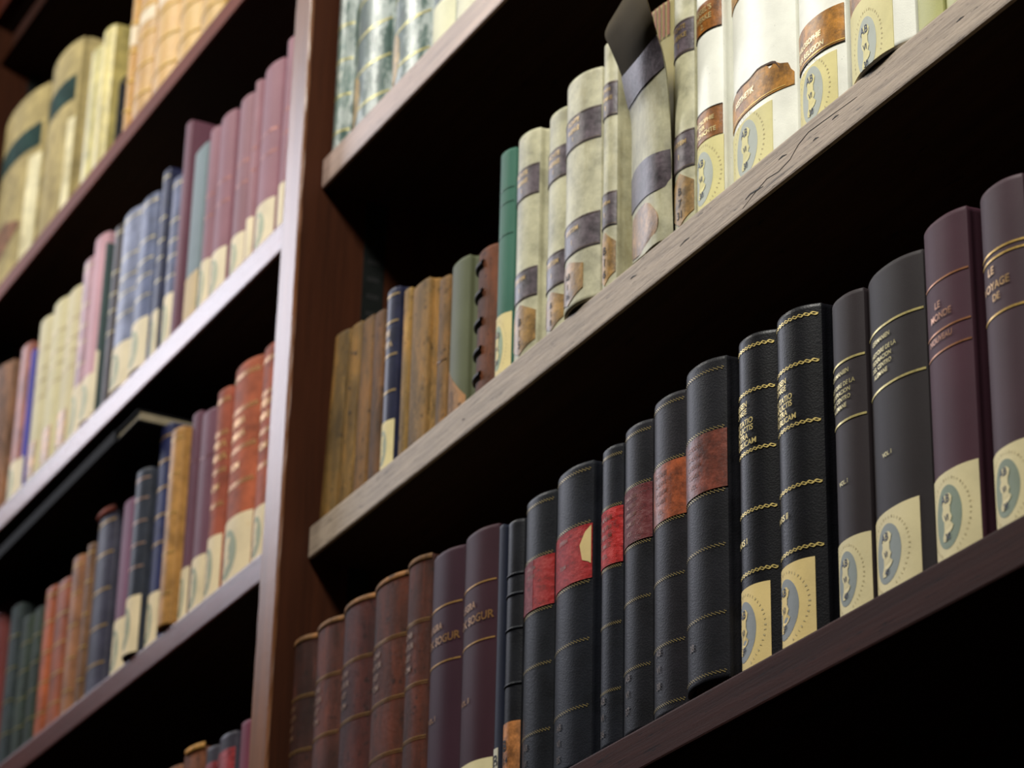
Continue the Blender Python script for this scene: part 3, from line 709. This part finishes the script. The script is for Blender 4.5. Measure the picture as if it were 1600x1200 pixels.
# ================================================================== top shelf, right bay (row A -> shelf D)
GROUP['D'] = GROUP['A']
GRN = (70, 96, 88)
for lab, L_, R_, k_ in (('green marbled book nearest the upright on the top right shelf', (515, 60), (552, 120), 0), ('green marbled book with an oval tan label, second from the upright', (557, 120), (614, 70), 1),
                        ('green marbled book with an oval tan label, third from the upright', (618, 60), (676, 30), 2)):
    b = book('D', lab, L_, R_, ('z', 3.345), 'marbled', GRN, br=.28)
    for q in range(6): line(b, .022 + q * .0435, .0022, (206, 196, 128))
    if k_:
        def hi(u, c=.22, r=.2): t = (u - c) / r; return .038 + .03 * math.sqrt(max(0, 1 - t * t))
        def lo(u, c=.22, r=.2): t = (u - c) / r; return max(.001, .038 - .03 * math.sqrt(max(0, 1 - t * t)))
        patch(b, 'oval_label', mat('tan', (178, 150, 96)), lo, hi, .025, .415, .0007)
b = book('D', 'blue-grey book with a plain white rounded label on the top right shelf', (678, 45), (713, 20), ('z', 3.34), 'marbled', (90, 112, 112), br=.3)
slip(b, .046, st=False, col=(224, 222, 190))
b = book('D', 'pale grey book with a white foot label, rightmost visible on the top right shelf', (715, 20), (752, 0), ('z', 3.34), 'marbled', (120, 132, 126), br=.3)
slip(b, .055, st=False, col=(224, 222, 196))

# ================================================================== left bay, top shelf (row E)
b = book('E', 'leftmost big parchment book with a teal band on the top left shelf', (7, 201), (76, 160), 127, 'vellum', (168, 150, 98), br=.18, rough=.8)
def teal(b, y0, y1, us): patch(b, 'teal_label', mat('leather', (34, 58, 54), .85), b.R(y1), b.R(y0), us[0], us[1], .0007)
teal(b, 186, 222, (.05, .96))
patch(b, 'edge_highlight', mat('vellum', (226, 216, 178), .8), .004, b.h * .62, .84, .985, .0004)  # pale strip: a highlight painted along the right edge of the spine
patch(b, 'brown_stain', mat('tan', (126, 88, 62), .85), pw((0, .03), (.5, .05), (.8, .08)), pw((0, .09), (.5, .11), (.8, .09)), 0, .8, .0005)
b = book('E', 'second big parchment book with a teal band, right of its twin', (82, 143), (131, 70), 56, 'vellum', (172, 154, 102), br=.18, board=.003, rough=.8)
teal(b, 112, 150, (.0, .94))
patch(b, 'edge_highlight', mat('vellum', (226, 216, 178), .8), .004, b.h * .55, .86, .985, .0004)  # highlight on this spine likewise put into the colour
b = book('E', 'narrow pale vellum book right of the teal banded pair', (145, 90), (161, 75), 68, 'vellum', (196, 184, 116), br=.24)
b = book('E', 'narrow pale yellow book, shorter neighbour of the gilded leather ones', (162, 60), (182, 45), 36, 'vellum', (204, 188, 112), br=.26)
b = book('E', 'thin near-black filler painted in for the shaded gap between the pale yellow and gilded books', (183.5, 160), (193, 160), 117, 'cloth', (12, 12, 8), br=.1, rough=.9)  # added dark block, stands in for the shadowy slit between two books
gl = [('first gilded calf book beside the pale yellow one', (193, 100), (216, 80), -18), ('second gilded calf book with pale flecks', (217, 80), (243, 60), -42), ('third gilded calf book from the left, whitish patch near its top', (244, 60), (283, 40), -80),
      ('fourth gilded calf book on the top left shelf', (284, 40), (318, 10), -110), ('fifth gilded calf book, rightmost on the top left shelf', (319, 10), (352, 0), -140)]
for i, (lab, L_, R_, T_) in enumerate(gl):
    b = book('E', lab, L_, R_, T_, 'gilded', ((196, 144, 62), (194, 146, 66), (208, 160, 78), (210, 164, 74), (206, 160, 66))[i], br=.28)
    for q in range(5): ridge(b, .035 + q * .045, .003, mat('gilded', (214, 172, 84)), e=.0016)
    patch(b, 'pale_title_label', mat('paper', (228, 210, 180)), .135 + .01 * (i % 2), .165, .1, .95, .0006)

# ================================================================== left bay, second shelf (row F)
SL = (238, 222, 188)
PU2 = (150, 104, 116)
F = [
 ('thin mauve book squeezed against the upright on the second left shelf', (450, 77), (459, 72), 55, 'cloth', PU2, 283, .2),
 ('widest mauve book of the row, one from the upright', (416, 118), (444, 104), 88, 'cloth', PU2, 306, .25),
 ('mauve book second from the upright on the second left shelf', (402, 135), (416, 130), 122, 'cloth', (158, 114, 124), 338, .3),
 ('mauve book with a dark gap on its left', (378, 160), (398, 150), 142, 'cloth', (150, 106, 116), 360, .25),
 ('mauve book just left of the dark gap', (348, 186), (370, 178), 168, 'cloth', (146, 100, 112), 383, .25),
 ('mauve book beside the grey-blue one', (331, 208), (348, 202), 194, 'cloth', (146, 102, 114), 402, .25),
 ('flat grey-blue book with a plain tan label', (307, 230), (330, 222), 219, 'cloth', (118, 134, 138), -419, .06),
 ('thin tall plum book rising above its neighbours', (292, 192), (301, 190), 186, 'cloth', (110, 70, 84), 0, .2),
 ('narrow navy book with gilt bands left of the tall plum one', (273, 280), (289, 275), 270, 'leather', (92, 98, 128), 455, .25),
 ('thin dark navy book with a pale top band', (257, 266), (267, 262), 260, 'leather', (38, 42, 72), 482, .2),
 ('steel-blue and gilt banded book in the middle of the row', (225, 315), (249, 305), 297, 'leather', (96, 104, 134), 492, .25),
 ('pale steel-blue banded book left of the similar darker one', (197, 335), (224, 325), 318, 'leather', (126, 132, 158), 528, .25),
 ('thin brown-black book with gilt dots', (183, 352), (196, 350), 347, 'leather', (56, 46, 44), 0, .3),
 ('slim grey-green book left of the thin brown-black one', (172, 383), (184, 380), 378, 'cloth', (72, 88, 88), 548, .2),
 ('pink cloth book, tallest of the pinks', (151, 378), (171, 366), 360, 'cloth', (206, 158, 168), 580, .25),
 ('narrow pinkish book with a dotted spine left of the pink one', (134, 405), (150, 402), 397, 'leather', (176, 136, 142), 597, .2),
 ('cream book with brown streaks, rightmost of the three cream ones', (110, 454), (132, 447), 441, 'paper', (214, 200, 156), 0, .22),
 ('middle one of the three cream books', (87, 475), (109, 465), 460, 'paper', (216, 204, 158), 0, .22),
 ('leftmost of the three cream books, right of the blue one', (66, 500), (86, 493), 489, 'paper', (214, 202, 160), 0, .22),
 ('bright blue thin book on the second left shelf', (50, 546), (61, 545), 544, 'cloth', (54, 44, 160), 712, .06),
 ('salmon-brown thin book left of the bright blue one', (36, 538), (51, 535), 532, 'leather', (160, 98, 82), 716, .2),
 ('brown patterned book at the left edge of the photo, second left shelf', (-12, 570), (23, 565), 560, 'oldleather', (150, 110, 84), 0, .2)]
for i, (lab, L_, R_, T_, kd, col, yl, br) in enumerate(F):
    b = book('F', lab, L_, R_, T_, kd, col, br=br, yf=.030 if i in (10, 11, 13, 14) else .036, lift=.002 if i in (10, 11, 13, 14) else 0)
    if yl > 0: slip(b, b.R(yl), col=SL, st=b.w > .02, scol=(176, 184, 156))
    elif yl < 0: patch(b, 'tan_label', mat('paper', (206, 178, 124)), .0006, b.R(-yl), 0, 1, .0006)
    if kd == 'leather' and 'salmon' not in lab:
        for q in (.1, .28, .42, .6, .93): line(b, b.h * (.34 + .66 * q), .0016, (206, 190, 140))
    if kd == 'cloth' and 'mauve' in lab:
        for q in (.5, .62): line(b, b.h * q, .0012, (176, 112, 92))
    if kd == 'paper':
        for q in (.5, .6, .68, .8): line(b, b.h * q, .0012, (186, 156, 110))
        patch(b, 'brown_foot_stain', mat('tan', (190, 140, 84)), .01, .06, .3, .8, .0005)

# ================================================================== left bay, third shelf (row G)
RB = (156, 78, 52)
G_ = [
 ('red-brown ribbed book next to the upright on the third left shelf', (414, 560), (440, 545), 528, 'leather', RB, 782, .25),
 ('wider red-brown book with roped gilt bands', (371, 588), (411, 575), 552, 'leather', (164, 84, 54), 795, .28),
 ('slimmer red-brown book left of the wider roped one', (343, 620), (369, 610), 601, 'leather', (152, 76, 54), 833, .25),
 ('purple cloth book beside the red-brown ones', (318, 650), (339, 643), 634, 'cloth', (110, 70, 84), 864, .25),
 ('narrower purple cloth book left of its twin', (302, 650), (316, 645), 640, 'cloth', (96, 58, 72), 884, .2),
 ('golden tan book with gilt ribs', (271, 680), (302, 672), 664, 'leather', (170, 124, 66), 0, .2),
 ('navy book with gilt bands under the end of the black album', (251.5, 700), (268, 695), ('z', 2.946), 'leather', (42, 46, 84), 922, .25),
 ('black book with gilt bands and bluish sheen, left of the navy one', (218, 741), (243, 733), 728, 'leather', (44, 48, 58), 928, .3),
 ('purple cloth book at the left of the banded black one', (195.5, 790), (215, 782), 774, 'cloth', (120, 82, 104), 962, .25),
 ('dark slate book with a torn reddish headcap', (158, 806), (184, 798), 792, 'leather', (60, 58, 72), 0, .25),
 ('brown book left of the dark slate one', (139, 860), (157, 850), 846, 'leather', (118, 84, 58), 0, .2),
 ('lighter brown book with gilt ribs and a dark gap on its right', (116, 876), (132, 868), 864, 'leather', (146, 98, 66), 0, .25),
 ('rust-brown book on the third left shelf', (92, 912), (115, 905), 898, 'leather', (140, 72, 40), 0, .2),
 ('orange-brown book right of the green ones', (74, 925), (91, 920), 912, 'leather', (160, 80, 40), 0, .2),
 ('green marbled book right of two like it on the third left shelf', (56, 962), (73, 950), 944, 'oldleather', (38, 50, 36), 0, .25),
 ('middle green marbled book at lower left', (38, 968), (55, 962), 957, 'oldleather', (42, 54, 42), 0, .25),
 ('green-blue marbled book beside the dark red one', (20, 955), (37, 945), 940, 'oldleather', (44, 54, 54), 0, .25),
 ('dark red book at the left edge of the photo, third left shelf', (-12, 955), (15, 942), 936, 'cloth', (110, 50, 46), 0, .25),
 ('dark brown book past the left edge of the photo, propping the album', (-78, 985), (-48, 975), ('z', 2.946), 'leather', (70, 46, 32), 0, .2)]
for i, (lab, L_, R_, T_, kd, col, yl, br) in enumerate(G_):
    b = book('G', lab, L_, R_, T_, kd, col, br=br, rough=.62 if i < 3 else None, yf=.024 if i in (5, 7) else .036, lift=.003 if i in (5, 7) else 0)
    if yl > 0: slip(b, b.R(yl), col=(228, 208, 168), scol=(150, 156, 130))
    if i in (0, 1, 2):
        for q in (.94, .78, .6, .44): rope(b, b.h * (q if i else q * .99), .0058, (214, 164, 106), nd=13)
        write(b, [('OPERA', b.h * .71, .012, .5), ('OMNIA', b.h * .65, .012, .5), ('TOM', b.h * .51, .011, .5)], mat('gold', (226, 176, 108)))
    elif kd == 'leather':
        for q in (.16, .36, .56, .76, .94):
            line(b, b.h * (q if not yl else .36 + .62 * q), .002, (206, 166, 96) if i != 7 else (186, 150, 130), u0=.3 if i == 5 else .02)
    elif kd == 'cloth' and i in (3, 4): line(b, b.h * .76, .001, (140, 84, 80))
    elif kd == 'oldleather':
        for q in (.2, .4, .6, .8): line(b, b.h * q, .0016, (150, 140, 80))
    if i == 9:
        ridge(b, b.h, .005, mat('leather', (150, 80, 66)), 'torn_headcap', .004, .2, 1)
# black album lying across the tops of those books
ax1 = unp(215, 655, .004).x; ax0 = -1.262
bk = [o for o in bpy.data.objects if o.parent is None and o.get('group') == GROUP['G']]
ZA = z_at(697, unp(175, 697, .004).x, .004)
al = empty('album', ((ax0 + ax1) / 2, .004, ZA), 'large flat black album lying across the tops of the books on the third left shelf', 'album')
hx = (ax1 - ax0) / 2
bm = bmesh.new()
add_box(bm, -hx, hx, 0, .24, 0, .0025, bev=.0006); add_box(bm, -hx, hx, 0, .24, .0125, .015, bev=.0006); add_box(bm, -hx, hx - .07, -.002, .002, 0, .015, bev=.0006)
link('cover', bm, mat('cloth', (9, 9, 12), .8), al)
bm = bmesh.new(); add_box(bm, -hx + .004, hx - .001, .003, .236, .0026, .0124); link('page_block', bm, mat('pages', (150, 138, 112)), al)

# ================================================================== left bay, bottom shelf (row H)
H_ = [
 ('purple book touching the upright on the bottom left shelf', (378, 1136), (394, 1126), 1122, 'cloth', (112, 56, 72), 0),
 ('dark book with a bright red label, bottom left shelf', (345, 1157), (370, 1148), 1140, 'leather', (64, 60, 70), 1),
 ('dark book with a deep red label left of the brighter one', (324, 1178), (344, 1168), 1162, 'leather', (60, 56, 64), 2),
 ('worn brown calf book with a loose ochre headcap, bottom left shelf', (290, 1182), (322, 1174), 1164, 'oldleather', (110, 66, 44), 3),
 ('brown calf book whose top just enters the photo at the bottom', (258, 1208), (288, 1200), 1192, 'oldleather', (116, 76, 52), 0)]
for lab, L_, R_, T_, kd, col, x in H_:
    b = book('H', lab, L_, R_, T_, kd, col, br=.25)
    if x in (1, 2): patch(b, 'title_label', mat('redlabel', (150, 20, 24) if x == 1 else (130, 22, 30)), b.h - .10, b.h - .018, 0, 1, .0006)
    if x == 3: ridge(b, b.h, .004, mat('oldleather', (190, 140, 70)), 'headcap', .003, .4, 1)
